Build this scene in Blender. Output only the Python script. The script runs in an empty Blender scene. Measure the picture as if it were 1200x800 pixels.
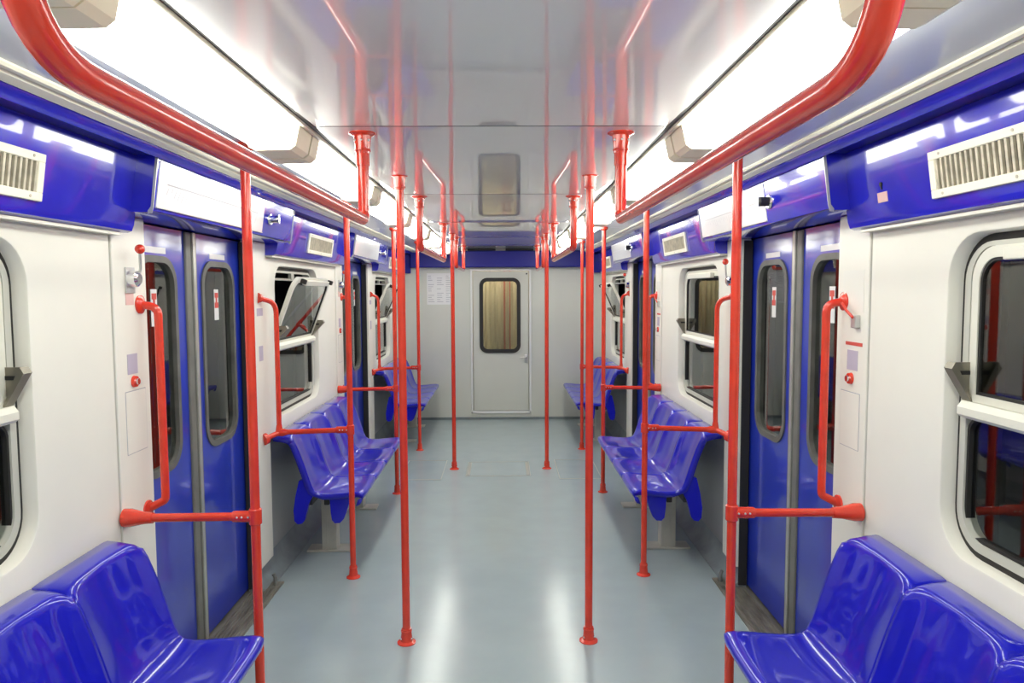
import bpy, bmesh, math, random
from mathutils import Vector, Matrix
random.seed(4)
S = bpy.context.scene
C = S.collection
W = 1.265          # inner face of the side walls
ZC = 2.093         # ceiling
Y0, Y1 = -1.7, 8.88
P = 3.2            # one bay of the carriage
MAT = {}

# ------------------------------------------------------------------ materials
def mat(name, col, rough=0.5, metal=0.0, coat=0.0, coat_rough=0.03, spec=0.5, bump=None, noise=None, emit=None, trans=0.0, ior=1.45):
    m = bpy.data.materials.new(name); m.use_nodes = True
    nt = m.node_tree; b = nt.nodes['Principled BSDF']
    b.inputs['Base Color'].default_value = (*col, 1)
    b.inputs['Roughness'].default_value = rough
    b.inputs['Metallic'].default_value = metal
    b.inputs['Coat Weight'].default_value = coat
    b.inputs['Coat Roughness'].default_value = coat_rough
    if name == 'ceiling': b.inputs['Coat IOR'].default_value = 1.8
    b.inputs['Specular IOR Level'].default_value = spec
    b.inputs['Transmission Weight'].default_value = trans
    b.inputs['IOR'].default_value = ior
    tc = nt.nodes.new('ShaderNodeTexCoord')
    if bump:
        sc, st, dist = bump
        mp = nt.nodes.new('ShaderNodeMapping'); mp.inputs['Scale'].default_value = sc if isinstance(sc, tuple) else (sc,)*3
        nz = nt.nodes.new('ShaderNodeTexNoise'); nz.inputs['Scale'].default_value = 1.0; nz.inputs['Detail'].default_value = 2
        bp = nt.nodes.new('ShaderNodeBump'); bp.inputs['Strength'].default_value = st; bp.inputs['Distance'].default_value = dist
        nt.links.new(tc.outputs['Object'], mp.inputs['Vector']); nt.links.new(mp.outputs[0], nz.inputs['Vector'])
        nt.links.new(nz.outputs['Fac'], bp.inputs['Height']); nt.links.new(bp.outputs[0], b.inputs['Normal'])
        if coat: nt.links.new(bp.outputs[0], b.inputs['Coat Normal'])
    if noise:
        sc, amt = noise
        mp2 = nt.nodes.new('ShaderNodeMapping'); mp2.inputs['Scale'].default_value = sc if isinstance(sc, tuple) else (sc,)*3
        n2 = nt.nodes.new('ShaderNodeTexNoise'); n2.inputs['Scale'].default_value = 1.0; n2.inputs['Detail'].default_value = 6
        r = nt.nodes.new('ShaderNodeValToRGB')
        r.color_ramp.elements[0].position = 0.3; r.color_ramp.elements[1].position = 0.7
        r.color_ramp.elements[0].color = (*[c*(1-amt) for c in col], 1)
        r.color_ramp.elements[1].color = (*[min(1, c*(1+amt)) for c in col], 1)
        nt.links.new(tc.outputs['Object'], mp2.inputs['Vector']); nt.links.new(mp2.outputs[0], n2.inputs['Vector'])
        nt.links.new(n2.outputs['Fac'], r.inputs[0]); nt.links.new(r.outputs[0], b.inputs['Base Color'])
    if emit:
        b.inputs['Emission Color'].default_value = (*emit[0], 1); b.inputs['Emission Strength'].default_value = emit[1]
    MAT[name] = m
    return m

mat('cream', (.84, .82, .73), .38, spec=.5, noise=(3, .02), bump=((3, 3, 3), .05, .01))
mat('cream_dark', (.66, .64, .52), .5, noise=(5, .05))
mat('cove', (.50, .53, .60), .22, coat=.3, noise=(2, .03))
mat('ceiling', (.80, .80, .79), .30, coat=1.0, coat_rough=.02, spec=.7, bump=((4, 1.2, 1), .08, .010))
mat('beige_cap', (.94, .89, .66), .45)
mat('blue', (.016, .018, .50), .18, coat=.8, coat_rough=.03, noise=(6, .10))
mat('beam_blue', (.016, .018, .26), .4)
mat('blue_dark', (.010, .012, .22), .3)
mat('seat_blue', (.010, .012, .50), .28, coat=.85, coat_rough=.03, spec=.2, noise=(5, .06))
mat('door_blue', (.012, .035, .42), .30, coat=.7, coat_rough=.08, noise=(4, .12), bump=((2, 2, 1), .08, .01))
mat('red', (.74, .045, .018), .24, coat=.6, coat_rough=.06, noise=(14, .10))
mat('floor', (.36, .43, .44), .19, spec=.55, noise=((5, 5, 1), .03), bump=((18, 18, 1), .05, .004))
mat('floor_dark', (.19, .22, .23), .45, noise=(8, .12))
mat('floor_line', (.38, .38, .33), .5)
mat('wall_grey', (.42, .43, .42), .5, noise=(3, .05))
mat('edge_grey', (.17, .17, .15), .45, noise=(10, .15))
mat('skirt', (.25, .29, .30), .5, noise=(8, .15))
mat('steel', (.36, .36, .33), .35, metal=.9, noise=(20, .2))
mat('bracket', (.26, .24, .19), .45, metal=.6)
mat('steel_light', (.62, .62, .60), .3, metal=.7)
mat('chrome', (.8, .8, .8), .12, metal=1)
mat('sill', (.30, .28, .23), .42, metal=.6, noise=((30, 6, 1), .35))
mat('rubber', (.025, .024, .022), .55)
mat('rubber_grey', (.13, .13, .115), .5, noise=(10, .2))
mat('frame_alu', (.56, .56, .49), .4)
mat('frame_cream', (.76, .75, .65), .4)
mat('alu', (.55, .55, .50), .38, metal=.6, noise=(10, .1))
mat('glass', (.80, .84, .82), 0.0, trans=1.0, ior=1.5)
mat('diffuser', (.9, .9, .88), .4, emit=((.985, 1, .91), 7.5))
mat('gangway_fill_glow', (.9, .9, .85), .4, emit=((1, .86, .62), 14.0))  # warm glow of the fill panel added in the gangway
mat('white', (.82, .82, .80), .35, coat=.5)
mat('paper', (.86, .86, .85), .25, coat=.6)
mat('notice', (.88, .87, .79), .3, coat=.5)
mat('ink', (.42, .42, .45), .6)
mat('ink_red', (.62, .08, .06), .6)
mat('sticker_lilac', (.50, .45, .55), .5)
mat('sticker_pink', (.75, .48, .44), .5)
mat('vent_dark', (.05, .042, .03), .8)
mat('vent_cream', (.86, .83, .68), .5)
mat('slat', (.55, .50, .38), .5, noise=(25, .25))
mat('black', (.012, .012, .012), .6)
mat('tunnel', (.05, .05, .048), .9, noise=(2, .3))
mat('leg_beige', (.50, .49, .43), .45, metal=.2, noise=(10, .12))
mat('bellows', (.62, .55, .40), .7, noise=((14, 1, .6), .25))
mat('bellows_red', (.50, .17, .12), .7)
mat('end_cream', (.66, .67, .60), .42, noise=(2, .03))

# ------------------------------------------------------------------ mesh helpers
class MB:
    def __init__(self): self.b = bmesh.new()
    def box(self, x0, x1, y0, y1, z0, z1, bev=0.0, seg=2):
        if x0 > x1: x0, x1 = x1, x0
        r = bmesh.ops.create_cube(self.b, size=1)
        vs = r['verts']
        for v in vs:
            v.co = Vector(((x0+x1)/2 + v.co.x*(x1-x0), (y0+y1)/2 + v.co.y*(y1-y0), (z0+z1)/2 + v.co.z*(z1-z0)))
        if bev:
            es = list({e for v in vs for e in v.link_edges})
            bmesh.ops.bevel(self.b, geom=es, offset=bev, segments=seg, affect='EDGES', profile=.5)
        return self
    def prism(self, prof, y0, y1):
        """closed (x, z) outline drawn out along Y"""
        a = [self.b.verts.new((x, y0, z)) for x, z in prof]
        c = [self.b.verts.new((x, y1, z)) for x, z in prof]
        n = len(prof)
        for i in range(n): self.b.faces.new((a[i], a[(i+1) % n], c[(i+1) % n], c[i]))
        self.b.faces.new(a[::-1]); self.b.faces.new(c)
        return self
    def plate(self, prof, x0, x1):
        """closed (y, z) outline drawn out along X"""
        a = [self.b.verts.new((x0, y, z)) for y, z in prof]
        c = [self.b.verts.new((x1, y, z)) for y, z in prof]
        n = len(prof)
        for i in range(n): self.b.faces.new((a[i], a[(i+1) % n], c[(i+1) % n], c[i]))
        self.b.faces.new(a[::-1]); self.b.faces.new(c)
        return self
    def ring(self, outer, inner, x0, x1):
        """frame between two (y, z) loops of equal length, from x0 to x1"""
        n = len(outer)
        V = [[self.b.verts.new((x, y, z)) for y, z in L] for x in (x0, x1) for L in (outer, inner)]
        o0, i0, o1, i1 = V
        for k in range(n):
            j = (k+1) % n
            self.b.faces.new((o0[k], o0[j], i0[j], i0[k])); self.b.faces.new((o1[j], o1[k], i1[k], i1[j]))
            self.b.faces.new((o0[j], o0[k], o1[k], o1[j])); self.b.faces.new((i0[k], i0[j], i1[j], i1[k]))
        return self
    def strip(self, loops):
        """skin through a list of 3D loops"""
        V = [[self.b.verts.new(p) for p in L] for L in loops]
        n = len(V[0])
        for a, c in zip(V, V[1:]):
            for k in range(n):
                j = (k+1) % n
                self.b.faces.new((a[k], a[j], c[j], c[k]))
        return self
    def holed(self, outer, inner, x, inv=False):
        o = [self.b.verts.new((x, y, z)) for y, z in outer]; i = [self.b.verts.new((x, y, z)) for y, z in inner]
        es = []
        for L in (o, i):
            for k in range(len(L)): es.append(self.b.edges.new((L[k], L[(k+1) % len(L)])))
        bmesh.ops.triangle_fill(self.b, use_beauty=True, use_dissolve=False, edges=es)
        return self
    def tube(self, pts, r, seg=16, cap=True):
        pts = [Vector(p) for p in pts]; n = len(pts)
        rs = r if isinstance(r, (list, tuple)) else [r]*n
        tan = []
        for i in range(n):
            t = (pts[min(i+1, n-1)] - pts[max(i-1, 0)]); tan.append(t.normalized())
        up = Vector((0, 0, 1)) if abs(tan[0].z) < .9 else Vector((1, 0, 0))
        nrm = (up - tan[0]*up.dot(tan[0])).normalized()
        rings = []
        for i in range(n):
            if i:
                q = tan[i-1].rotation_difference(tan[i]); nrm = q @ nrm
            bn = tan[i].cross(nrm)
            rings.append([self.b.verts.new(pts[i] + (nrm*math.cos(2*math.pi*k/seg) + bn*math.sin(2*math.pi*k/seg))*rs[i]) for k in range(seg)])
        for a, c in zip(rings, rings[1:]):
            for k in range(seg):
                j = (k+1) % seg
                self.b.faces.new((a[k], a[j], c[j], c[k]))
        if cap:
            self.b.faces.new(rings[0][::-1]); self.b.faces.new(rings[-1])
        return self
    def ball(self, c, r, sx=1, sy=1, sz=1):
        res = bmesh.ops.create_uvsphere(self.b, u_segments=16, v_segments=10, radius=r)
        for v in res['verts']: v.co = Vector((c[0]+v.co.x*sx, c[1]+v.co.y*sy, c[2]+v.co.z*sz))
        return self

def smooth_path(pts, rad=.05, n=7):
    """corner points -> path with rounded corners"""
    pts = [Vector(p) for p in pts]; out = [pts[0]]
    for i in range(1, len(pts)-1):
        a, b, c = pts[i-1], pts[i], pts[i+1]
        r = rad[i-1] if isinstance(rad, (list, tuple)) else rad
        d1 = (a-b); d2 = (c-b); r = min(r, d1.length*.49, d2.length*.49)
        p0 = b + d1.normalized()*r; p1 = b + d2.normalized()*r
        for k in range(n+1):
            t = k/n; out.append(p0*(1-t)**2 + b*2*t*(1-t) + p1*t*t)
    out.append(pts[-1]); return out

def rrect(y0, y1, z0, z1, r, n=8):
    L = []
    for cy, cz, a0 in ((y1-r, z1-r, 0), (y0+r, z1-r, 90), (y0+r, z0+r, 180), (y1-r, z0+r, 270)):
        for k in range(n+1):
            a = math.radians(a0 + 90*k/n); L.append((cy + r*math.cos(a), cz + r*math.sin(a)))
    return L

def obj(name, mb, m, parent=None, smooth=False, label=None, kind=None, ang=35):
    bm = mb.b
    bmesh.ops.recalc_face_normals(bm, faces=bm.faces)
    org = world_loc(parent) if parent else None
    if org: bmesh.ops.translate(bm, vec=-org, verts=bm.verts)
    if smooth:
        for f in bm.faces: f.smooth = True
        lim = math.radians(ang)
        for e in bm.edges:
            if len(e.link_faces) == 2 and e.calc_face_angle(0) > lim: e.smooth = False
    me = bpy.data.meshes.new(name); bm.to_mesh(me); bm.free()
    me.materials.append(MAT[m])
    o = bpy.data.objects.new(name, me); C.objects.link(o)
    if parent: o.parent = parent
    if label: o['label'] = label
    if kind: o['kind'] = kind
    return o

def world_loc(o):
    v = Vector((0, 0, 0))
    while o: v += o.location; o = o.parent
    return v

def thing(name, label, cat, loc, group=None):
    o = bpy.data.objects.new(name, None); C.objects.link(o); o.location = loc
    o.empty_display_size = .1
    o['label'] = label; o['category'] = cat
    if group: o['group'] = group
    return o
def tag(o, label, cat, group=None):
    o['label'] = label; o['category'] = cat
    if group: o['group'] = group
    # origin of a one-mesh thing goes to the middle of its base
    vs = [v.co.copy() for v in o.data.vertices]
    c = Vector(((min(v.x for v in vs)+max(v.x for v in vs))/2, (min(v.y for v in vs)+max(v.y for v in vs))/2, min(v.z for v in vs)))
    o.data.transform(Matrix.Translation(-c)); o.location += c
    return o
def struct(name, mb, m, parent=None, smooth=False, label=None):
    o = obj(name, mb, m, parent, smooth)
    if not parent: o['kind'] = 'structure'
    if label: o['label'] = label
    return o
def structroot(name, loc, label=None):
    o = bpy.data.objects.new(name, None); C.objects.link(o); o.location = loc; o['kind'] = 'structure'
    if label: o['label'] = label
    return o

SIDE = {-1: 'left', 1: 'right'}
DIST = ['nearest', 'middle', 'far']

# ------------------------------------------------------------------ the shell
struct('floor', MB().box(-1.235, 1.235, Y0, Y1, -.04, 0), 'floor', label='blue grey rubber floor of the carriage')
# ceiling panels, butted with thin gaps
cb = MB()
ys = [Y0, -.88, .69, 2.27, 3.85, 5.43, 7.0, 8.58, Y1]
for a, b in zip(ys, ys[1:]):
    a += .0035; b -= .0035; n = 16; rows = []
    for k in range(n+1):
        t = k/n; z = ZC - (.0075 if b-a > 1 else .001)*(4*t*(1-t))
        rows.append([cb.b.verts.new((x, a+(b-a)*t, zz)) for x, zz in ((-.54, z), (.54, z), (.54, ZC+.02), (-.54, ZC+.02))])
    for p, q in zip(rows, rows[1:]):
        for k in range(4): cb.b.faces.new((p[k], p[(k+1) % 4], q[(k+1) % 4], q[k]))
    cb.b.faces.new(rows[0][::-1]); cb.b.faces.new(rows[-1])
struct('ceiling', cb, 'ceiling', smooth=True, label='glossy light grey ceiling panels down the middle')
sm = MB()
for y in ys[1:-1]: sm.box(-.54, .54, y-.0034, y+.0034, ZC-.0004, ZC+.018)
struct('ceiling_joints', sm, 'rubber')
struct('trim_1', MB().box(-1.5, 1.5, Y0, Y1+.8, ZC+.022, ZC+.06), 'black')
n_trim = 2
for s in (-1, 1):
    X = lambda x: s*x
    # dark slot and cream rail beside the lamps
    struct('trim_%d' % n_trim, MB().box(X(.541), X(.556), Y0, Y1, ZC-.002, ZC+.02, ), 'rubber'); n_trim += 1
    struct('trim_%d' % n_trim, MB().box(X(.557), X(.572), Y0, Y1, ZC-.010, ZC+.02, .003), 'cream_dark'); n_trim += 1
    # lighting cove panels, with joints
    cv = MB(); cj = [Y0, -.8, .83, 2.42, 3.98, 5.62, 7.18, Y1]
    for a, b in zip(cj, cj[1:]):
        cv.prism([(X(.574), ZC+.02), (X(.574), ZC-.004), (X(.73), ZC-.016), (X(.978), ZC-.030), (X(.978), ZC+.02)], a+.003, b-.003)
    struct('trim_%d' % n_trim, cv, 'cove'); n_trim += 1
    struct('trim_%d' % n_trim, MB().prism([(X(.979), ZC-.034), (X(.986), ZC-.040), (X(1.0), ZC-.040), (X(1.006), ZC-.036), (X(1.006), ZC+.02), (X(.979), ZC+.02)], Y0, Y1)
           .prism([(X(1.011), ZC-.036), (X(1.016), ZC-.042), (X(1.050), ZC-.046), (X(1.055), ZC-.042), (X(1.055), ZC+.02), (X(1.011), ZC+.02)], Y0, Y1), 'vent_cream'); n_trim += 1
    struct('trim_%d' % n_trim, MB().box(X(1.006), X(1.011), Y0, Y1, ZC-.032, ZC+.02), 'black'); n_trim += 1
    struct('trim_%d' % n_trim, MB().prism([(X(1.0555), ZC-.046), (X(1.080), ZC-.058), (X(1.088), ZC-.068), (X(1.094), ZC-.066), (X(1.094), ZC+.02), (X(1.0555), ZC+.02)], Y0, Y1), 'blue', smooth=True); n_trim += 1

# spans along the carriage: doors and bays
doors = [(2.65, 3.75), (2.65+P, 3.75+P)]
bays = [(.9, 2.42), (3.98, 5.62), (7.18, Y1)]
wins = [(1.05, 2.0), (4.15, 5.10), (7.36, 8.30)]
for s in (-1, 1):
    X = lambda x: s*x
    nm = SIDE[s]
    # wall: bays with a window hole, plain lengths behind the camera
    wb = MB(); lw = MB()
    wb.box(X(W), X(W+.06), Y0, .9, .115, 1.80)
    for (a, b), (wa, wz) in zip(bays, wins):
        zb = .115 if b < 3 else .768
        o = [(b-.002, 1.80), (a+.002, 1.80), (a+.002, zb), (b-.002, zb)]
        wb.holed(o, rrect(wa-.008, wz+.008, .855, 1.742, .13), X(W))
        # rolled lip round the hole, then the recess wall
        loops = []
        for d, x in ((.008, 0), (.003, .002), (0, .008), (-.002, .05)):
            loops.append([(X(W+x), y, z) for y, z in rrect(wa-d, wz+d, .863-d, 1.734+d, .122+d)])
        wb.strip(loops)
        wb.box(X(W+.004), X(W+.05), a+.002, a+.02, zb, 1.80); wb.box(X(W+.004), X(W+.05), b-.02, b-.002, zb, 1.80)
        wb.box(X(W+.0005), X(W+.05), a+.002, b-.002, zb, zb+.01)
        if zb > .5: lw.box(X(W+.036), X(W+.05), a, b, .11, .80)
    bmesh.ops.remove_doubles(wb.b, verts=wb.b.verts, dist=.0003)
    struct('wall_%s' % nm, wb, 'cream', smooth=True, label='cream moulded wall panels on the %s side' % nm)
    struct('wall_lower_%s' % nm, lw, 'wall_grey', label='grey recessed wall behind the benches on the %s side' % nm)
    # outer skin below and above the windows, so nothing shows behind
    ob = MB()
    for (a, b), (wa, wz) in zip([(Y0, 2.62), (3.78, 5.82), (6.98, Y1+.05)], wins):
        ob.box(X(1.44), X(1.46), a, b, -.04, .80); ob.box(X(1.44), X(1.46), a, b, 1.80, ZC+.03)
        ob.box(X(1.44), X(1.46), a, wa-.03, .80, 1.80); ob.box(X(1.44), X(1.46), wz+.03, b, .80, 1.80)
    ob.box(X(1.44), X(1.46), Y0, Y1, 1.83, ZC+.03)
    struct('wall_outer_%s' % nm, ob, 'rubber')
    # door pillars
    pb = MB()
    for a, b in ((2.42, 2.65), (3.75, 3.98), (5.62, 5.85), (6.95, 7.18)):
        pb.box(X(W-.006), X(W+.05), a+.004, b-.001, .115, 1.85, .004)
    struct('trim_%d' % n_trim, pb, 'cream', label='cream door pillars, %s side' % nm); n_trim += 1
    jb = MB()
    for a, b in ((2.50, 2.649), (3.751, 3.88), (5.70, 5.849), (6.951, 7.08)):
        jb.box(X(W+.046), X(1.3225), a, b, -.01, 1.84); jb.box(X(1.36), X(1.43), a, b, -.01, 1.84)
    for a, b in ((3.7455, 3.750), (6.9455, 6.950), (2.650, 2.6545), (5.850, 5.8545)):
        jb.box(X(W+.010), X(1.318), a, b, .02, 1.84)
    struct('trim_%d' % n_trim, jb, 'rubber'); n_trim += 1
    # coved skirting between the doors
    kb = MB()
    for a, b in ((Y0, 2.65), (3.75, 5.85), (6.95, Y1)):
        prof = [(X(1.215), .0), (X(1.216), .004), (X(1.245), .010), (X(1.280), .040), (X(1.300), .112), (X(1.32), .112), (X(1.32), -.03), (X(1.215), -.03)]
        kb.prism(prof, a, b)
    struct('baseboard_%s' % nm, kb, 'skirt', smooth=True)

    # ---------------- blue panels under the cove
    for di, (a, b) in enumerate(((2.42, 3.98), (5.62, 7.18))):
        m = MB().prism([(X(1.0945), ZC-.045), (X(1.096), ZC-.062), (X(1.119), 1.872), (X(1.124), 1.858), (X(1.136), 1.852), (X(1.42), 1.852), (X(1.42), ZC+.02), (X(1.0945), ZC+.02)], a+.004, b-.004)
        struct('trim_%d' % n_trim, m, 'blue', smooth=True, label='blue header panel over the %s door on the %s' % (('near', 'far')[di], nm)); n_trim += 1
        e = MB()
        for y in (a, b-.004): e.prism([(X(1.091), ZC-.05), (X(1.114), 1.868), (X(1.120), 1.848), (X(1.133), 1.846), (X(1.133), 1.856), (X(1.122), 1.87), (X(1.100), ZC-.05)], y, y+.004)
        struct('trim_%d' % n_trim, e, 'alu'); n_trim += 1
    for bi, (a, b) in enumerate(((Y0, 2.42), (3.98, 5.62), (7.18, Y1))):
        e0 = 0 if bi == 0 else .03; e1 = .03 if bi < 2 else 0
        prof = [(X(1.164), 2.035), (X(1.167), 2.01), (X(1.196), 1.812), (X(1.204), 1.792), (X(1.218), 1.786), (X(1.262), 1.786), (X(1.262), 2.035)]
        m = MB().prism(prof, a+.001, b-.001 + (.035 if bi < 2 else 0))
        struct('trim_%d' % n_trim, m, 'blue', smooth=True, label='%s blue valance over the windows on the %s' % (DIST[bi], nm)); n_trim += 1
        m = MB().box(X(1.095), X(1.262), a, b, 2.036, ZC+.02)
        struct('trim_%d' % n_trim, m, 'blue_dark'); n_trim += 1
        m = MB().box(X(1.222), X(1.264), a+.004, b-.002, 1.776, 1.785)
        struct('trim_%d' % n_trim, m, 'alu'); n_trim += 1
    # sills
    for di, (a, b) in enumerate(doors):
        sb = MB().box(X(1.175), X(1.43), a-.10, b+.13, -.03, .008)
        for k in range(7):
            x = 1.190 + k*.018
            sb.box(X(x), X(x+.007), a-.02, b+.02, .0075, .0135)
        struct('trim_%d' % n_trim, sb, 'sill', label='worn ribbed metal door sill'); n_trim += 1

# rear wall of the saloon behind the viewer, and the end wall ahead
struct('wall_back', MB().box(-1.46, 1.46, Y0-.05, Y0, -.04, ZC+.06), 'end_cream')
ew = MB()
# end wall ahead with the doorway cut out
ew.box(-1.46, -.372, Y1, Y1+.05, .03, 1.90); ew.box(.372, 1.46, Y1, Y1+.05, .03, 1.90); ew.box(-.372, .372, Y1, Y1+.05, 1.85, 1.90)
ew.box(-.372, .372, Y1, Y1+.05, .03, .075); ew.box(-1.46, 1.46, Y1, Y1+.05, 1.90, ZC+.02)
struct('wall_end', ew, 'end_cream', label='pale cream end wall of the carriage')
struct('baseboard_end', MB().box(-1.26, 1.26, Y1-.012, Y1+.02, -.01, .03, .004), 'floor_dark')
# blue beam above it with two dark grilles
struct('trim_%d' % n_trim, MB().box(-1.09, 1.09, Y1-.10, Y1+.05, 1.868, 2.065, .012), 'beam_blue', label='blue beam across the top of the end wall'); n_trim += 1
struct('trim_%d' % n_trim, MB().box(-.40, -.06, Y1-.09, Y1-.03, 2.0655, 2.09, .003).box(.06, .40, Y1-.09, Y1-.03, 2.0655, 2.09, .003), 'black'); n_trim += 1
for s in (-1, 1):
    struct('trim_%d' % n_trim, MB().box(s*1.091, s*1.262, Y1-.06, Y1-.002, 1.80, 2.03, .008), 'beam_blue'); n_trim += 1

# floor hatches
def hatch(x0, x1, y0, y1, label, ends=True):
    m = MB(); t = .006
    for a, b, c, d in ((x0, x1, y0, y0+t*2), (x0, x1, y1-t, y1), (x0, x0+t, y0, y1), (x1-t, x1, y0, y1)): m.box(a, b, c, d, -.002, .0015)
    if ends:
        for x in (x0+.01, x1-.035): m.box(x, x+.025, y0+.03, y1-.03, -.002, .002)
    o = obj('floor_hatch', m, 'floor_line'); tag(o, label, 'hatch', 'floor hatches')
    return o
hatch(-.30, .26, 6.13, 6.65, 'middle floor hatch outline with worn metal edging between the far aisle poles')
hatch(-.86, -.50, 6.02, 6.72, 'thin hatch outline in the floor left of the far aisle poles', False)
hatch(.50, .86, 6.02, 6.72, 'thin hatch outline in the floor right of the far aisle poles', False)

# ------------------------------------------------------------------ windows
wn = 1
def hopper(parent, s, a, b, tilt, z0=1.285, z1=1.700, X0=1.318):
    """hinged upper light: ring, pane and top bar; tilted inwards about its lower edge"""
    root = bpy.data.objects.new('hopper_sash', None)
    parts = []
    th = tilt
    def tr(mb):
        for v in mb.b.verts:
            dx = (X0 - s*v.co.x)  # distance inward
            dz = v.co.z - z0
            nx = dx*math.cos(th) + dz*math.sin(th); nz = -dx*math.sin(th) + dz*math.cos(th)
            v.co.x = s*(X0 - nx); v.co.z = z0 + nz
        return mb
    def half(y0, y1, za, zb, r, n=8):
        L = [(y1, za)]
        for cy, cz, a0 in ((y1-r, zb-r, 0), (y0+r, zb-r, 90)):
            for k in range(n+1):
                an = math.radians(a0 + 90*k/n); L.append((cy + r*math.cos(an), cz + r*math.sin(an)))
        L.append((y0, za)); return L
    fr = tr(MB().ring(half(a, b, z0, z1, .09), half(a+.028, b-.028, z0+.02, z1-.030, .065), s*(X0-.018), s*(X0+.004)))
    f = obj('hopper_sash', fr, 'frame_cream', parent, smooth=True)
    gk = tr(MB().ring(half(a+.0275, b-.0275, z0+.0195, z1-.0295, .0655), half(a+.036, b-.036, z0+.028, z1-.038, .057), s*(X0-.014), s*(X0)))
    obj('gasket', gk, 'rubber', f)
    obj('pane', tr(MB().plate(half(a+.034, b-.034, z0+.026, z1-.036, .059), s*(X0-.009), s*(X0-.004))), 'glass', f)
    w = b - a
    bar = tr(MB().box(s*(X0-.045), s*(X0-.019), a+w*.18, b-w*.18, z1-.040, z1-.008, .004))
    obj('handle_bar', bar, 'frame_cream', f)
    if tilt > .1:
        lt = MB()
        for y in (a+.10, b-.10): lt.box(s*(X0-.05), s*(X0-.018), y, y+.03, z1-.03, z1-.002, .004)
        obj('catch', tr(lt), 'rubber', f)
    return f
for wi, (a, b) in enumerate(wins):
    for s in (-1, 1):
        X = lambda x: s*x
        tilt = {(1, -1): .36, (2, -1): .42, (2, 1): .42}.get((wi, s), 0)
        r = structroot('window_%d' % wn, (X(1.31), (a+b)/2, .86), '%s window on the %s side, %s' % (DIST[wi], SIDE[s], 'upper light tilted open' if tilt else 'closed')); wn += 1
        obj('outer_gasket', MB().ring(rrect(a-.012, b+.012, .851, 1.746, .132), rrect(a+.022, b-.022, .885, 1.712, .104), X(1.308), X(1.335)), 'rubber', r, smooth=True)
        obj('window_frame', MB().ring(rrect(a+.0215, b-.0215, .8845, 1.7125, .1045), rrect(a+.046, b-.046, .909, 1.700, .085), X(1.300), X(1.340)), 'frame_alu', r, smooth=True)
        g = obj('lower_gasket', MB().ring(rrect(a+.0455, b-.0455, .9085, 1.245, .05), rrect(a+.054, b-.054, .917, 1.236, .042), X(1.306), X(1.336)), 'rubber', r, smooth=True)
        obj('lower_pane', MB().plate(rrect(a+.05, b-.05, .913, 1.24, .046), X(1.318), X(1.324)), 'glass', r)
        obj('cross_bar', MB().prism([(X(1.335), 1.238), (X(1.290), 1.238), (X(1.278), 1.248), (X(1.278), 1.268), (X(1.290), 1.284), (X(1.335), 1.284)], a+.040, b-.040), 'frame_cream', r)
        hopper(r, s, a+.050, b-.050, tilt)
        if tilt:
            obj('top_rail', MB().box(X(1.305), X(1.325), a+.05, b-.05, 1.655, 1.668).box(X(1.30), X(1.32), (a+b)/2-.03, (a+b)/2+.03, 1.66, 1.70), 'alu', r)
        # folded stay bracket at the far end of the hopper
        y = b - .052
        for yy in ((y,) if not tilt else (y, a+.052)):
            inx = 1.245 if not tilt else 1.215
            st = MB().prism([(X(1.312), 1.284), (X(1.298), 1.286), (X(inx), 1.378), (X(inx+.010), 1.390), (X(1.312), 1.390)], yy-.003, yy+.003)
            st.prism([(X(inx-.004), 1.374), (X(inx+.006), 1.391), (X(inx+.010), 1.387), (X(1.302), 1.284), (X(1.296), 1.284)], yy-.018, yy+.018)
            q = obj('stay_bracket', st, 'bracket', r)
            obj('slot', MB().box(X(inx+.020), X(inx+.055), yy-.005, yy+.005, 1.356, 1.367), 'black', q)
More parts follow.
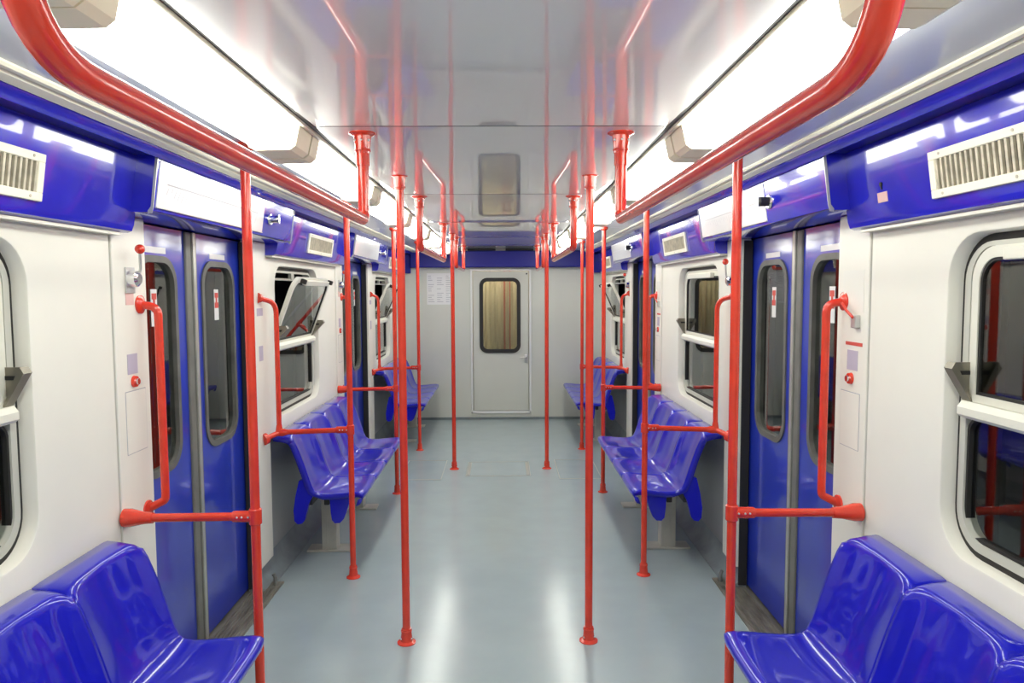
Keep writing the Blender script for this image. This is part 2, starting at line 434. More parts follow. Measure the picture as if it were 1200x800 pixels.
# ------------------------------------------------------------------ doors
dn = 1
for di, (a, b) in enumerate(doors):
    for s in (-1, 1):
        X = lambda x: s*x
        mid = (a+b)/2 - .025
        r = structroot('door_%d' % dn, (X(1.325), mid, 0), '%s blue sliding doors on the %s side' % (('near', 'far')[di], SIDE[s])); dn += 1
        for k, (l0, l1) in enumerate(((a-.07, mid-.056), (mid+.056, b+.07))):
            w0, w1 = (mid-.47, mid-.155) if k == 0 else (mid+.125, mid+.485)
            z0, z1 = .880, 1.715
            lb = MB()
            x0, x1 = 1.326, 1.356
            for x in (x0, x1): lb.holed([(l1, 1.845), (l0, 1.845), (l0, .02), (l1, .02)], rrect(w0, w1, z0, z1, .10), X(x))
            lb.box(X(x0+.001), X(x1-.001), l0, l0+.004, .02, 1.845); lb.box(X(x0+.001), X(x1-.001), l1-.004, l1, .02, 1.845)
            leaf = obj('door_leaf', lb, 'door_blue', r)
            obj('window_gasket', MB().ring(rrect(w0-.016, w1+.016, z0-.016, z1+.016, .115), rrect(w0+.010, w1-.010, z0+.010, z1-.010, .092), X(x0-.007), X(x1+.004)), 'rubber_grey', leaf, smooth=True)
            obj('door_pane', MB().plate(rrect(w0+.006, w1-.006, z0+.006, z1-.006, .095), X(x0+.010), X(x0+.015)), 'glass', leaf)
            cy = (w0+w1)/2
            st = obj('white_sticker', MB().box(X(x0-.0015), X(x0+.0005), cy-.09, cy+.09, z1+.026, z1+.050), 'white', leaf)
            ws = MB().box(X(x0+.0080), X(x0+.0095), cy-.028, cy+.022, 1.455, 1.60)
            q = obj('warning_sticker', ws, 'white', leaf)
            rb = MB()
            rb.box(X(x0+.0068), X(x0+.0085), cy-.024, cy+.018, 1.512, 1.538); rb.box(X(x0+.0067), X(x0+.0085), cy-.012, cy+.004, 1.520, 1.572); rb.box(X(x0+.0068), X(x0+.0085), cy-.022, cy+.016, 1.560, 1.584)
            obj('red_print', rb, 'ink_red', q)
        # rubber meeting edges and a metal cover strip
        seam = obj('meeting_edge', MB().box(X(1.316), X(1.36), mid-.0555, mid-.003, .02, 1.845, .006).box(X(1.316), X(1.36), mid+.003, mid+.0555, .02, 1.845, .006), 'edge_grey', r)
        obj('edge_strip', MB().box(X(1.311), X(1.317), mid+.008, mid+.034, .02, 1.845, .002), 'alu', r)

# end door with its window
r = structroot('door_%d' % dn, (0, Y1, 0), 'cream door in the end wall with a black framed window')
fr = MB()
for x0, x1, z0, z1 in ((-.371, -.345, .075, 1.85), (.345, .371, .075, 1.85), (-.345, .345, 1.825, 1.85)):
    fr.box(x0, x1, Y1-.014, Y1+.05, z0, z1, .004)
fr.box(-.371, .371, Y1-.014, Y1+.05, .076, .108, .003)
obj('door_frame', fr, 'white', r)
def toY(mb):   # build in the (y, z) frame helper with x as depth, then turn to face down the aisle
    for v in mb.b.verts:
        x, y = v.co.x, v.co.y; v.co.x = y; v.co.y = x
    return mb
lf = MB()
for yy in (Y1+.004, Y1+.034): lf.holed([(.340, 1.820), (-.340, 1.820), (-.340, .114), (.340, .114)], rrect(-.235, .215, .85, 1.725, .07), yy)
lf.box(Y1+.004, Y1+.034, -.340, -.337, .114, 1.82); lf.box(Y1+.004, Y1+.034, .337, .340, .114, 1.82)
leaf = obj('door_leaf', toY(lf), 'end_cream', r)
obj('window_gasket', toY(MB().ring(rrect(-.262, .240, .823, 1.742, .095), rrect(-.218, .196, .868, 1.698, .055), Y1-.010, Y1+.040)), 'rubber', leaf, smooth=True)
obj('door_pane', toY(MB().plate(rrect(-.225, .203, .861, 1.705, .06), Y1+.018, Y1+.023)), 'glass', leaf)
hd = MB().box(.285, .325, Y1-.006, Y1+.004, .70, .80, .003).tube(smooth_path([(.305, Y1-.004, .77), (.305, Y1-.04, .77), (.235, Y1-.042, .77)], .015), .007, 10)
obj('door_handle', hd, 'steel_light', leaf, smooth=True, label='silver lever handle')
obj('bolt', MB().tube([(.315, Y1-.004, 1.79), (.315, Y1+.004, 1.79)], .010, 12), 'rubber', leaf)
dn += 1

# notice sheet on the end wall (faint grey print, nothing legible)
ns = thing('notice_sheet', 'white notice sheet with faint columns of print, on the end wall left of the door', 'notice', (-.73, Y1-.003, 1.42))
obj('sheet', MB().box(-.90, -.565, Y1-.003, Y1+.001, 1.42, 1.80), 'paper', ns)
pr = MB()
for c in range(3):
    for k in range(13):
        if random.random() < .85:
            x = -.885+c*.108; z = 1.77-k*.026
            pr.box(x, x+.03+random.random()*.055, Y1-.0038, Y1-.0028, z-.006, z)
obj('print', pr, 'ink', ns)

# gangway beyond the end door
gw = MB()
xs = [-.62 + i*.031 for i in range(41)]
prof = []
for i, x in enumerate(xs): prof.append((x, Y1+.62 + (.02 if i % 2 else 0)))
g = MB()
a = [g.b.verts.new((x, y, 0)) for x, y in prof]; c = [g.b.verts.new((x, y, ZC)) for x, y in prof]
for i in range(len(xs)-1): g.b.faces.new((a[i], a[i+1], c[i+1], c[i]))
g.box(-.62, .62, Y1+.66, Y1+.68, 0, ZC)
gt = thing('gangway_bellows', 'beige pleated gangway seen through the end door window', 'gangway', (0, Y1+.62, 0))
obj('pleated_wall', g, 'bellows', gt)
obj('red_bar', MB().tube([(.045, Y1+.595, .05), (.045, Y1+.595, ZC-.05)], .012), 'bellows_red', gt)
obj('red_bar', MB().tube([(.115, Y1+.595, .05), (.115, Y1+.595, ZC-.05)], .009), 'bellows_red', gt)
struct('wall_gangway_left', MB().box(-.66, -.62, Y1+.051, Y1+.68, 0, ZC), 'end_cream')
struct('wall_gangway_right', MB().box(.62, .66, Y1+.051, Y1+.68, 0, ZC), 'end_cream')
struct('floor_gangway', MB().box(-.66, .66, Y1+.051, Y1+.68, -.04, -.001), 'floor_dark')
struct('ceiling_gangway', MB().box(-.66, .66, Y1+.051, Y1+.68, ZC, ZC+.02), 'end_cream')
vl = obj('gangway_fill', MB().box(-.25, .25, Y1+.25, Y1+.40, ZC-.02, ZC+.001, .005), 'gangway_fill_glow'); tag(vl, 'added fill light, out of view in the gangway behind the end door', 'fill light')  # added unseen glowing panel, brightens the bellows behind the door pane

# tunnel outside
for s in (-1, 1):
    struct('wall_tunnel_%s' % SIDE[s], MB().box(s*2.5, s*2.6, Y0-1, Y1+1.5, -1.2, 3.2), 'tunnel')
struct('floor_tunnel', MB().box(-2.5, 2.5, Y0-1, Y1+1.5, -1.3, -1.2), 'tunnel')

# ------------------------------------------------------------------ ceiling lamps
caps = [-.12, 1.12, 2.36, 3.61, 4.86, 6.10, 7.34, 8.58]
lamp_words = ['behind the viewer', 'at the top edge of the picture', 'above the near handrail', 'above the near door', 'above the middle bench', 'beyond the middle window', 'above the far door', 'nearest the end wall']
for s in (-1, 1):
    X = lambda x: s*x
    for i, y in enumerate(caps):
        y0 = y - 1.235; 
        t = thing('ceiling_light', '%s strip lamp with beige end caps, %s' % (SIDE[s], lamp_words[i]), 'light', (X(.66), y0, 2.015), 'strip lamps in the ceiling')
        prof = [(X(.576), 2.083), (X(.592), 2.030), (X(.606), 2.020), (X(.705), 2.018), (X(.722), 2.026), (X(.738), 2.052), (X(.738), 2.075)]
        obj('diffuser', MB().prism(prof, y0+.085, y-.140), 'diffuser', t, smooth=True, ang=20)
        cp = [(X(.574), 2.087), (X(.588), 2.026), (X(.604), 2.014), (X(.708), 2.012), (X(.727), 2.021), (X(.744), 2.050), (X(.744), 2.078)]
        for c0, c1 in ((y0, y0+.0845), (y-.1395, y)):
            obj('end_cap', MB().prism(cp, c0, c1), 'beige_cap', t, smooth=True, ang=20)

# ------------------------------------------------------------------ poles and handrails
def flange_bottom(mb, x, y, z=0, r=.0175, up=1):
    hs = [0, .004, .0055, .010, .011, .034, .052, .0525, .058, .060, .066, .0665]
    rs = [2.4, 2.4, 2.2, 1.75, 1.55, 1.42, 1.30, 1.42, 1.42, 1.30, 1.26, 1.0]
    mb.tube([(x, y, z+up*h) for h in hs], [r*k for k in rs], 24)
def aisle_pole(s, y, label):
    t = thing('grab_pole', label, 'pole', (s*.413, y, 0), 'full height aisle poles')
    obj('pole', MB().tube([(s*.413, y, .02), (s*.413, y, ZC-.02)], .0175, 24), 'red', t, smooth=True)
    m = MB(); flange_bottom(m, s*.413, y, 0); f = obj('base_flange', m, 'red', t, smooth=True)
    for k in range(2): obj('screw', MB().ball((s*.413+.026*math.cos(k*2.2-2.6), y+.026*math.sin(k*2.2-2.6), .022), .004), 'steel_light', f)
    m = MB(); flange_bottom(m, s*.413, y, ZC, up=-1); obj('top_flange', m, 'red', t, smooth=True)
for s in (-1, 1):
    aisle_pole(s, 3.19, 'near red aisle pole on the %s, its foot in front of the others' % SIDE[s])
    aisle_pole(s, 6.39, 'far thin looking red aisle pole on the %s, beside the floor hatch' % SIDE[s])

def side_pole(s, y, label, kind, arm_z=.83):
    """pole at the end of a bench with an arm to the wall; kind 'front' = straight arm, 'bent' = arm with upright grab bar"""
    x = s*.81; r = .016
    t = thing('bench_end_pole', label, 'pole', (x, y, 0), 'poles at the ends of the benches')
    obj('pole', MB().tube([(x, y, .02), (x, y, 2.068)], r, 24), 'red', t, smooth=True)
    m = MB(); flange_bottom(m, x, y, 0, r); obj('base_flange', m, 'red', t, smooth=True)
    m = MB(); m.tube([(x, y, 2.073), (x, y, 2.055), (x, y, 2.045)], [.03, .03, .018], 20); obj('top_flange', m, 'red', t, smooth=True)
    xa = s*(W-.006)
    if kind[0] == 'front':
        pts = [(x, y, arm_z), (s*(W-.06), y+kind[1]*.01, arm_z-.006)]
        arm = obj('arm', MB().tube(pts, .0145, 20), 'red', t, smooth=True)
        q = Vector(pts[1])
        obj('wall_flange', MB().tube([(s*(W-.105), q.y, q.z), (s*(W-.075), q.y, q.z), (s*(W-.03), q.y+kind[1]*.004, q.z), (xa, q.y+kind[1]*.004, q.z)], [.0185, .021, .031, .031], 20), 'red', arm, smooth=True)
    else:
        d = kind[1]
        xb = s*1.20
        arm = obj('arm', MB().tube(smooth_path([(x, y, arm_z), (xb, y, arm_z-.012), (xa, y+d*.085, arm_z-.035)], .03), .0145, 20), 'red', t, smooth=True)
        obj('wall_flange', MB().tube([(xa-s*.014, y+d*.068, arm_z-.030), (xa, y+d*.085, arm_z-.035)], [.030, .032], 20), 'red', arm, smooth=True)
        up = MB().tube(smooth_path([(xb, y, arm_z-.02), (xb, y, 1.53), (xa, y+d*.11, 1.555)], .09), .0135, 18)
        bar = obj('upright_grab_bar', up, 'red', t, smooth=True)
        obj('bar_flange', MB().tube([(xa-s*.012, y+d*.095, 1.552), (xa, y+d*.112, 1.555)], [.020, .028], 18), 'red', bar, smooth=True)
        obj('elbow', MB().tube([(xb-s*.045, y, arm_z-.011), (xb-s*.02, y, arm_z-.012), (xb+s*.015, y, arm_z-.012)], [.015, .021, .021], 18).tube([(xb, y, arm_z-.01), (xb, y, arm_z+.03)], [.020, .0145], 18), 'red', arm, smooth=True)
    # clamp on the pole with two screws
    cl = obj('clamp', MB().tube([(x, y, arm_z-.028), (x, y, arm_z-.024), (x, y, arm_z+.024), (x, y, arm_z+.028)], [.018, .0215, .0215, .018], 20)
             .tube([(x+s*.005, y, arm_z), (x+s*.072, y, arm_z), (x+s*.078, y, arm_z)], [.0195, .0195, .0165], 20), 'red', t, smooth=True)
    for k in (.018, .040, .056): obj('screw', MB().ball((x+s*k, y-.0195, arm_z+.002), .0035), 'steel_light', cl)
for s in (-1, 1):
    n = SIDE[s]
    side_pole(s, 2.42, 'nearest red bench end pole on the %s, in front of the near door' % n, ('front', 1))
    side_pole(s, 3.95, 'red pole with grab bar at the near end of the middle %s bench' % n, ('bent', -1))
    side_pole(s, 5.62, 'red pole at the far end of the middle bench on the %s' % n, ('front', 1))
    side_pole(s, 7.17, 'red pole at the near end of the last bench on the %s' % n, ('bent', -1))

def handrail(s, ya, yb, label, bend=(.16, .03)):
    x = s*.413; z = 1.818
    t = thing('overhead_handrail', label, 'handrail', (x, (ya+yb)/2, ZC), 'handrails hung under the ceiling')
    pts = smooth_path([(x, ya, ZC-.02), (x, ya, z), (x, yb, z), (x, yb, ZC-.02)], [bend[0], bend[1]], 10)
    obj('rail', MB().tube(pts, .0185, 24), 'red', t, smooth=True)
    for y in (ya, yb):
        m = MB(); flange_bottom(m, x, y, ZC, .0180, up=-1); m.tube([(x, y, ZC-.065), (x, y, ZC-.105)], .0215, 20)
        f = obj('ceiling_flange', m, 'red', t, smooth=True)
        for k in range(3): obj('screw', MB().ball((x-.022+k*.022, y-.024+abs(k-1)*.008, ZC-.026), .0045), 'steel_light', f)
for s in (-1, 1):
    handrail(s, .685 if s < 0 else .72, 2.36, 'near red overhead handrail on the %s, curving up out of the picture' % SIDE[s])
    handrail(s, 3.93, 5.50, 'middle red overhead handrail on the %s, over the middle bench' % SIDE[s], (.05, .05))
    handrail(s, 6.90, 8.20, 'far red overhead handrail on the %s, close to the end wall' % SIDE[s], (.05, .05))

# grab bars on the pillars at the doors
def door_grab(s, y, d, label):
    """d: which way the bar steps from its flanges (towards the opening)"""
    xa = s*(W-.006); xb = s*1.20
    t = thing('door_grab_bar', label, 'grab bar', (xa, y, .79), 'upright grab bars at the door edges')
    pts = smooth_path([(xa, y, 1.545), (xb, y+d*.012, 1.535), (xb, y+d*.015, .855), (xb+s*.0, y+d*.012, .835), (xa, y, .805)], [.05, .03, .03], 8)
    obj('bar', MB().tube(pts, .0145, 18), 'red', t, smooth=True)
    for z in (1.545, .805):
        obj('flange', MB().tube([(xa, y, z), (xa-s*.006, y, z), (xa-s*.014, y, z)], [.033, .033, .018], 20), 'red', t, smooth=True)
for s in (-1, 1):
    door_grab(s, 2.595, 1, 'red upright grab bar on the near %s pillar beside the near door' % SIDE[s])
    door_grab(s, 5.80, 1, 'red upright grab bar on the %s pillar before the far door' % SIDE[s])

# ------------------------------------------------------------------ benches
SP = .3825
def seat_shell():
    """one moulded bucket seat; local: x = distance from the car's axis minus 1, y across 0..SP, z height"""
    prof = [(.775, .418), (.757, .424), (.748, .440), (.749, .456), (.762, .468), (.79, .4715), (.84, .468), (.89, .463), (.94, .459), (.985, .459),
            (1.012, .464), (1.030, .477), (1.043, .500), (1.055, .535), (1.070, .585), (1.088, .640), (1.106, .690), (1.124, .735), (1.139, .765),
            (1.150, .780), (1.162, .787), (1.180, .790), (1.21, .791), (1.252, .791)]
    nu = 40
    b = bmesh.new(); rows = []
    for k in range(nu+1):
        u = k/nu; e = abs(2*u-1); row = []
        for i, (x, z) in enumerate(prof):
            t = i/(len(prof)-1)
            front = max(0, 1 - i/7)
            x2 = x + front*.012*e**5
            z2 = z - (.004*e**10 if i > 17 else 0)
            if 4 <= i <= 11:           # pan hollow
                h = math.sin(math.pi*(i-3.5)/8.5); z2 -= .016*h*(1-e**2.4)
                z2 -= .005*e**12
            if 10 <= i <= 20:          # back hollow with raised edges
                h = min(1, (i-9.5)/4)*min(1, (21-i)/4)
                x2 += h*(.024*(1-e**2.2)) - h*.0010*math.cos(u*math.pi*6)*(1-e**4)
            if i >= 19 and i <= 22: z2 -= .012*e**9*(1 if i < 22 else .4)
            row.append(b.verts.new((x2 - 1, u*(SP-.003)+.0015, z2)))
        rows.append(row)
    for a, c in zip(rows, rows[1:]):
        for i in range(len(prof)-1): b.faces.new((a[i], a[i+1], c[i+1], c[i]))
    # side cheeks: the edge of the shell turned back and down
    for row, dy in ((rows[0], .0015), (rows[-1], -.0015)):
        prev = None; cheek = []
        for i, (x, z) in enumerate(prof):
            v = row[i]
            if i < 10: off = (.0 + .012*(i < 4), -.030)
            elif i < 19: off = (.036, -.012)
            else: off = (.012, -.030)
            if i >= 21: off = (0, -.030)
            cheek.append(b.verts.new((v.co.x+off[0], v.co.y+dy*.6, v.co.z+off[1])))
        for i in range(len(prof)-1): b.faces.new((row[i+1], row[i], cheek[i], cheek[i+1]))
    bmesh.ops.recalc_face_normals(b, faces=b.faces)
    for f in b.faces: f.smooth = True
    me = bpy.data.meshes.new('seat_shell'); b.to_mesh(me); b.free()
    me.materials.append(MAT['seat_blue'])
    return me
shell_R = seat_shell()
shell_L = shell_R.copy(); 
for v in shell_L.vertices: v.co.x = -v.co.x
shell_L.flip_normals()
def add_shell(parent, s, y):
    o = bpy.data.objects.new('seat_shell', shell_R if s > 0 else shell_L); C.objects.link(o)
    o.parent = parent; o.location = Vector((s*1.0, y, 0)) - parent.location
    md = o.modifiers.new('thickness', 'SOLIDIFY'); md.thickness = .008; md.offset = -1
    return o
def bench(s, y0, label):
    X = lambda x: s*x
    L = 4*SP
    t = thing('seat_bench', label, 'bench', (s*1.0, y0+L/2, 0), 'blue four seat benches')
    for k in range(4): add_shell(t, s, y0+k*SP)
    obj('support_beam', MB().box(X(.955), X(.985), y0+.03, y0+L-.03, .385, .425, .004).box(X(1.05), X(1.075), y0+.03, y0+L-.03, .385, .425, .004), 'rubber', t)
    # blue end brackets: a plate with two hanging lobes
    for y in (y0+.012, y0+L-.05):
        for prof in ([(.83, .430), (.852, .360), (.872, .310), (.893, .288), (.922, .286), (.938, .304), (.944, .35), (.948, .43)],
                     [(1.035, .455), (1.065, .40), (1.080, .345), (1.090, .305), (1.105, .286), (1.131, .282), (1.148, .300), (1.152, .36), (1.140, .44), (1.118, .53), (1.085, .54), (1.062, .49)]):
         m = MB(); pl = [(X(a), b) for a, b in prof]
         vs0 = [m.b.verts.new((a, y, b)) for a, b in pl]; vs1 = [m.b.verts.new((a, y+.035, b)) for a, b in pl]
         n = len(pl)
         for i in range(n): m.b.faces.new((vs0[i], vs0[(i+1) % n], vs1[(i+1) % n], vs1[i]))
         f0 = m.b.faces.new(vs0[::-1]); f1 = m.b.faces.new(vs1)
         bmesh.ops.triangulate(m.b, faces=[f0, f1])
         obj('end_bracket', m, 'seat_blue', t)
    # pedestals
    for y in (y0+.40, y0+L-.28):
        m = MB().box(X(.995), X(1.085), y-.045, y+.045, .012, .33, .004)
        m.prism([(X(.995), .33), (X(.965), .385), (X(1.115), .385), (X(1.085), .33)], y-.045, y+.045)
        m.box(X(1.05), X(1.058), y-.049, y-.044, .012, .33)
        p = obj('pedestal', m, 'leg_beige', t)
        obj('foot_plate', MB().box(X(.90), X(1.175), y-.06, y+.06, 0, .012, .003), 'leg_beige', p)
    return t
for s in (-1, 1):
    n = SIDE[s]
    bench(s, .785, 'near bench of glossy blue moulded seats at the bottom %s corner, before the near door' % n)
    bench(s, 4.0, 'middle bench of blue moulded seats on the %s, between the two doors' % n)
    bench(s, 7.20, 'far bench of blue moulded seats on the %s, against the end wall' % n)

# ------------------------------------------------------------------ vents on the valances
def val_x(z): return 1.167 + (2.01-z)*(1.196-1.167)/(2.01-1.812)     # face of the valance
def on_val(mb, s, lift=0):
    """geometry built with x = depth outward from the face (0 = on it) and true y, z"""
    for v in mb.b.verts: v.co.x = s*(val_x(v.co.z) - lift - v.co.x)
    return mb
def vent(s, y0, y1, label):
    z0, z1 = 1.828, 1.950
    t = thing('air_vent', label, 'vent', (s*val_x(z0), (y0+y1)/2, z0), 'cream air vents on the blue valances')
    fr = MB(); t_ = .022
    for a, b, c, d in ((y0, y1, z1-t_, z1), (y0, y1, z0, z0+t_), (y0, y0+.026, z0+t_, z1-t_), (y1-.026, y1, z0+t_, z1-t_)): fr.box(.0, .012, a, b, c, d, .002)
    f = obj('vent_frame', on_val(fr, s), 'vent_cream', t)
    obj('backing', on_val(MB().box(.0005, .002, y0+.02, y1-.02, z0+t_-.002, z1-t_+.002), s), 'vent_dark', t)
    sl = MB(); n = 30
    for k in range(n):
        y = y0+.030 + (y1-y0-.060)*k/(n-1)
        sl.box(.002, .009, y-.0042, y+.0042, z0+t_, z1-t_)
    obj('louvre', on_val(sl, s), 'slat', t)
    for y in (y0+.05, (y0+y1)/2, y1-.05):
        for z in (z0+.010, z1-.010): obj('screw', on_val(MB().tube([(.011, y, z), (.0135, y, z)], .004, 8), s), 'slat', f)
for s in (-1, 1):
    n = SIDE[s]
    vent(s, 1.30, 1.95, 'large louvred air vent on the near blue valance, %s edge of the picture' % n)
    vent(s, 4.56, 5.19, 'air vent on the blue valance over the middle window on the %s' % n)
    vent(s, 7.76, 8.39, 'air vent on the blue valance over the last window on the %s' % n)
# small keyhole and label on the near right valance
kh = thing('key_lock', 'small black keyhole with a label below it on the near right valance', 'lock', (val_x(1.88), 2.215, 1.86))
obj('keyhole', on_val(MB().tube([(0, 2.215, 1.905), (.004, 2.215, 1.905)], .007, 12).box(0, .003, 2.212, 2.218, 1.890, 1.905), 1), 'black', kh)
obj('label', on_val(MB().box(0, .0015, 2.187, 2.243, 1.852, 1.882), 1), 'sticker_pink', kh)

# ------------------------------------------------------------------ map posters and locks on the door headers
def hx(z): return 1.096 + (ZC-.062-z)*(1.119-1.096)/(ZC-.062-1.872)
def on_head(mb, s):
    for v in mb.b.verts: v.co.x = s*(hx(v.co.z) - v.co.x)
    return mb
def poster(s, y0, y1, label):
    z0, z1 = 1.868, 2.020
    t = thing('route_map_panel', label, 'map', (s*hx(z0), (y0+y1)/2, z0), 'route map panels over the doors')
    obj('sheet', on_head(MB().box(.0, .003, y0, y1, z0, z1), s), 'paper', t)
    fr = MB()
    fr.box(.003, .006, y0, y1, z1-.004, z1); fr.box(.003, .006, y0, y1, z0, z0+.003)
    obj('edge_strip', on_head(fr, s), 'steel_light', t)
    # route line with station ticks and slanted strokes for the station names
    ln = MB(); L = y1-y0; zl = 1.953
    ln.box(.003, .0036, y0+L*.06, y1-L*.08, zl-.0025, zl+.0015)
    for k in range(30):
        y = y0+L*.07 + L*.84*k/29
        h = .012+random.random()*.028
        vs = []
        for (dy, z) in ((0, zl-.010), (.0035, zl-.010), (.0035-h*.55, zl-.010-h), (-h*.55, zl-.010-h)): vs.append((y+dy, z))
        a = [ln.b.verts.new((.0034, p, q)) for p, q in vs]; ln.b.faces.new(a)
    obj('route_line', on_head(ln, s), 'ink', t)
poster(-1, 2.445, 3.50, 'long white route map on the header over the near door on the left')
poster(1, 2.99, 3.955, 'long white route map on the header over the near door on the right')
poster(-1, 5.645, 6.70, 'white route map on the header over the far door on the left')
poster(1, 6.19, 7.155, 'white route map on the header over the far door on the right')
def header_lock(s, y, label, body):
    z = 1.942; x = hx(z)
    t = thing('header_lock', label, 'lock', (s*x, y, z), 'round locks on the door headers')
    obj('rose', MB().tube([(s*x, y, z), (s*(x-.008), y, z)], [.030, .026], 20), 'chrome', t, smooth=True)
    obj('cylinder', MB().tube([(s*(x-.006), y, z), (s*(x-.040), y, z), (s*(x-.046), y, z)], [.019, .019, .013], 20), body, t, smooth=True)
    obj('tab', MB().box(s*(x-.048), s*(x-.044), y-.004, y+.004, z-.022, z+.022, .001), 'chrome', t)
header_lock(-1, 3.60, 'chrome round lock on the blue header beside the near left route map', 'chrome')
header_lock(1, 2.945, 'black round lock on the blue header beside the near right route map', 'rubber')
header_lock(-1, 6.80, 'chrome round lock on the blue header over the far left door', 'chrome')
header_lock(1, 6.13, 'black round lock on the blue header over the far right door', 'rubber')

# ------------------------------------------------------------------ fittings on the pillars
def emergency_handle(s, y, z, label, kind):
    xa = W-.006
    X = lambda x: s*x
    t = thing('emergency_handle', label, 'handle', (X(xa), y, z), 'emergency door handles')
    obj('back_plate', MB().box(X(xa), X(xa-.006), y-.030, y+.030, z-.055, z+.035, .002), 'steel_light', t)
    obj('housing', MB().tube([(X(xa-.004), y, z-.005), (X(xa-.030), y, z-.005), (X(xa-.038), y, z-.005)], [.030, .027, .018], 20), 'chrome', t, smooth=True)
    obj('lever', MB().tube([(X(xa-.030), y+.008, z+.005), (X(xa-.036), y+.010, z+.03), (X(xa-.046), y-.012, z+.085)], .005, 10), 'steel_light', t, smooth=True)
    obj('knob', MB().ball((X(xa-.048), y-.014, z+.096), .0165), 'red', t, smooth=True)
    return t
def sticker(s, y0, y1, z0, z1, m, label, name='sticker', cat='sticker', red=None):
    xa = W-.0055
    o = obj(name, MB().box(s*xa, s*(xa-.0019), y0, y1, z0, z1), m)
    tag(o, label, cat, 'stickers on the door pillars')
    return o
def round_lock(s, y, z, label):
    xa = W-.006
    t = thing('round_key_switch', label, 'switch', (s*xa, y, z), 'red ringed key switches')
    obj('ring', MB().tube([(s*xa, y, z), (s*(xa-.010), y, z)], [.021, .019], 20), 'red', t, smooth=True)
    obj('key_barrel', MB().tube([(s*(xa-.008), y, z), (s*(xa-.018), y, z)], .011, 16), 'chrome', t, smooth=True)
def access_flap(s, y0, y1, z0, z1, label):
    xa = W-.0062
    m = MB().box(s*xa, s*(xa-.0018), y0, y1, z0, z1, .0008)
    t = thing('access_flap', label, 'flap', (s*xa, (y0+y1)/2, z0), 'access flaps in the pillars')
    obj('flap', m, 'cream', t)
    g = MB()
    for a, b, c, d in ((y0-.002, y1+.002, z1, z1+.003), (y0-.002, y0, z0, z1), (y1, y1+.002, z0, z1), (y0-.002, y1+.002, z0-.002, z0)): g.box(s*(xa+.0003), s*(xa-.0008), a, b, c, d)
    obj('gap', g, 'ink', t)
L_, R_ = -1, 1
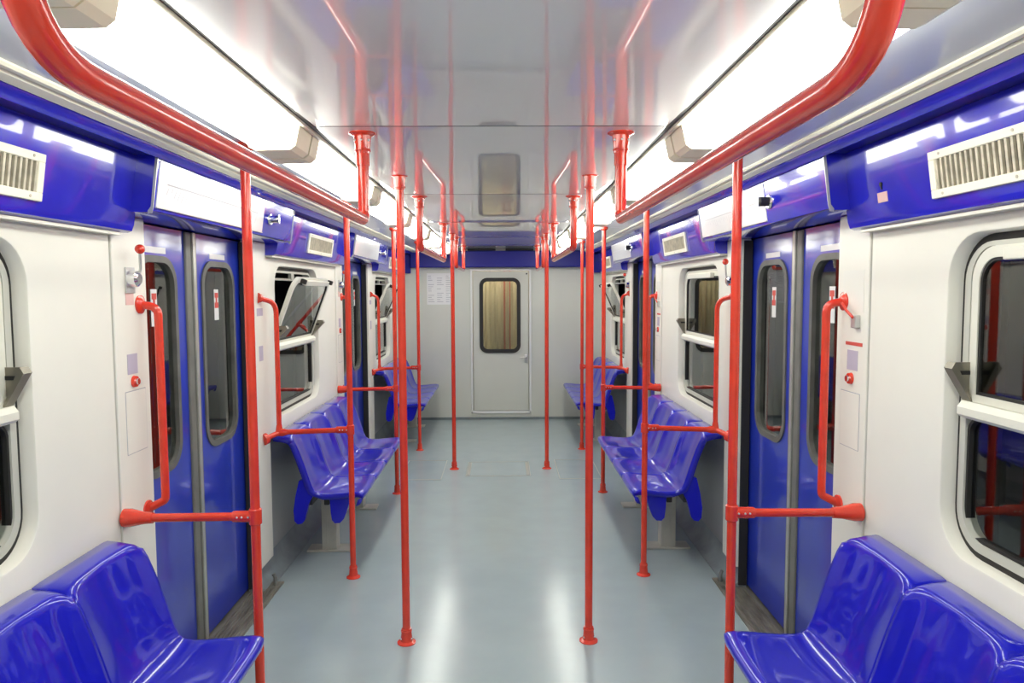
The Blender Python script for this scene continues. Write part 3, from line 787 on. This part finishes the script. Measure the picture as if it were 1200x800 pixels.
for (py, word) in ((2.53, 'near'), (2.53+P, 'far')):
    emergency_handle(-1, py, 1.640, 'chrome emergency handle with a red ball lever on the %s left pillar' % word, 0)
    sticker(-1, py-.030, py+.024, 1.545, 1.590, 'sticker_pink', 'small pink and white label under the emergency handle, %s left pillar' % word)
    sticker(-1, py-.035, py+.032, 1.305, 1.375, 'sticker_lilac', 'lilac sticker halfway up the %s left pillar' % word)
    round_lock(-1, py+.005, 1.278, 'red ringed key switch on the %s left pillar' % word)
    access_flap(-1, py-.055, py+.080, 1.03, 1.245, 'cream access flap low on the %s left pillar' % word)
    sticker(1, py-.075, py+.075, 1.51, 1.655, 'notice', 'white notice sheet high on the %s right pillar' % word, 'pillar_notice', 'notice')
    sticker(1, py-.075, py+.045, 1.392, 1.404, 'ink_red', 'thin red stripe sticker on the %s right pillar' % word)
    sticker(1, py-.045, py+.030, 1.305, 1.375, 'sticker_lilac', 'lilac shield sticker halfway up the %s right pillar' % word)
    round_lock(1, py+.000, 1.275, 'red ringed key switch on the %s right pillar' % word)
    access_flap(1, py-.065, py+.070, 1.03, 1.225, 'cream access flap low on the %s right pillar' % word)
    # folded red catch on the right pillar
    t = thing('door_release', 'small door release with a red lever on the %s right pillar' % word, 'handle', (W-.008, py-.03, 1.47), 'door releases')
    obj('housing', MB().box(W-.005, W-.024, py-.055, py-.020, 1.455, 1.500, .003), 'steel_light', t)
    obj('lever', MB().tube([(W-.024, py-.040, 1.490), (W-.034, py-.010, 1.515), (W-.034, py+.025, 1.540)], .005, 10), 'red', t, smooth=True)
# far pillars of each door: emergency handle on the right (seen over the middle window), narrow label on both
for (py, word) in ((3.865, 'near'), (3.865+P, 'far')):
    emergency_handle(1, py, 1.640, 'chrome emergency handle with a red ball lever beyond the %s right door' % word, 0)
    sticker(-1, py-.05, py+.04, 1.46, 1.50, 'sticker_lilac', 'narrow grey label beyond the %s left door' % word)
    sticker(-1, py-.03, py+.03, 1.22, 1.30, 'sticker_lilac', 'small worn label beyond the %s left door, lower' % word)

# conduit stub at the foot of the far pillars
for s in (-1, 1):
    o = obj('pipe_stub', MB().tube([(s*1.205, 3.83, 0), (s*1.205, 3.83, .05), (s*1.215, 3.83, .07)], .010, 12), 'steel', smooth=True)
    tag(o, 'short grey metal pipe stub on the floor beside the near %s door sill' % SIDE[s], 'pipe', 'pipe stubs at the door sills')

# ------------------------------------------------------------------ world, camera
w = bpy.data.worlds.new('world'); S.world = w; w.use_nodes = True
w.node_tree.nodes['Background'].inputs[0].default_value = (.004, .004, .005, 1)
w.node_tree.nodes['Background'].inputs[1].default_value = 1

F = 850.0; H = 340.0; VX = 590.5; ROLL = .0043
cam = bpy.data.cameras.new('camera'); co = bpy.data.objects.new('camera', cam); C.objects.link(co)
cam.sensor_width = 36; cam.sensor_fit = 'HORIZONTAL'; cam.lens = F/1200*36; cam.clip_start = .02; cam.clip_end = 100
pitch = math.atan((400-H)/F); yaw = math.atan((600-VX)/F)
f = Vector((math.sin(yaw)*math.cos(pitch), math.cos(yaw)*math.cos(pitch), -math.sin(pitch)))
rt = Vector((math.cos(yaw), -math.sin(yaw), 0)); up = rt.cross(f)
c_, s_ = math.cos(ROLL), math.sin(ROLL)
r2 = c_*rt - s_*up; u2 = s_*rt + c_*up
M = Matrix((r2, u2, -f)).transposed().to_4x4()
M.translation = Vector((.035, 0, 1.59))
co.matrix_world = M
S.camera = co
vs = S.view_settings
vs.view_transform = 'Standard'; vs.look = 'None'; vs.gamma = 1; vs.exposure = 0.66; vs.use_curve_mapping = False
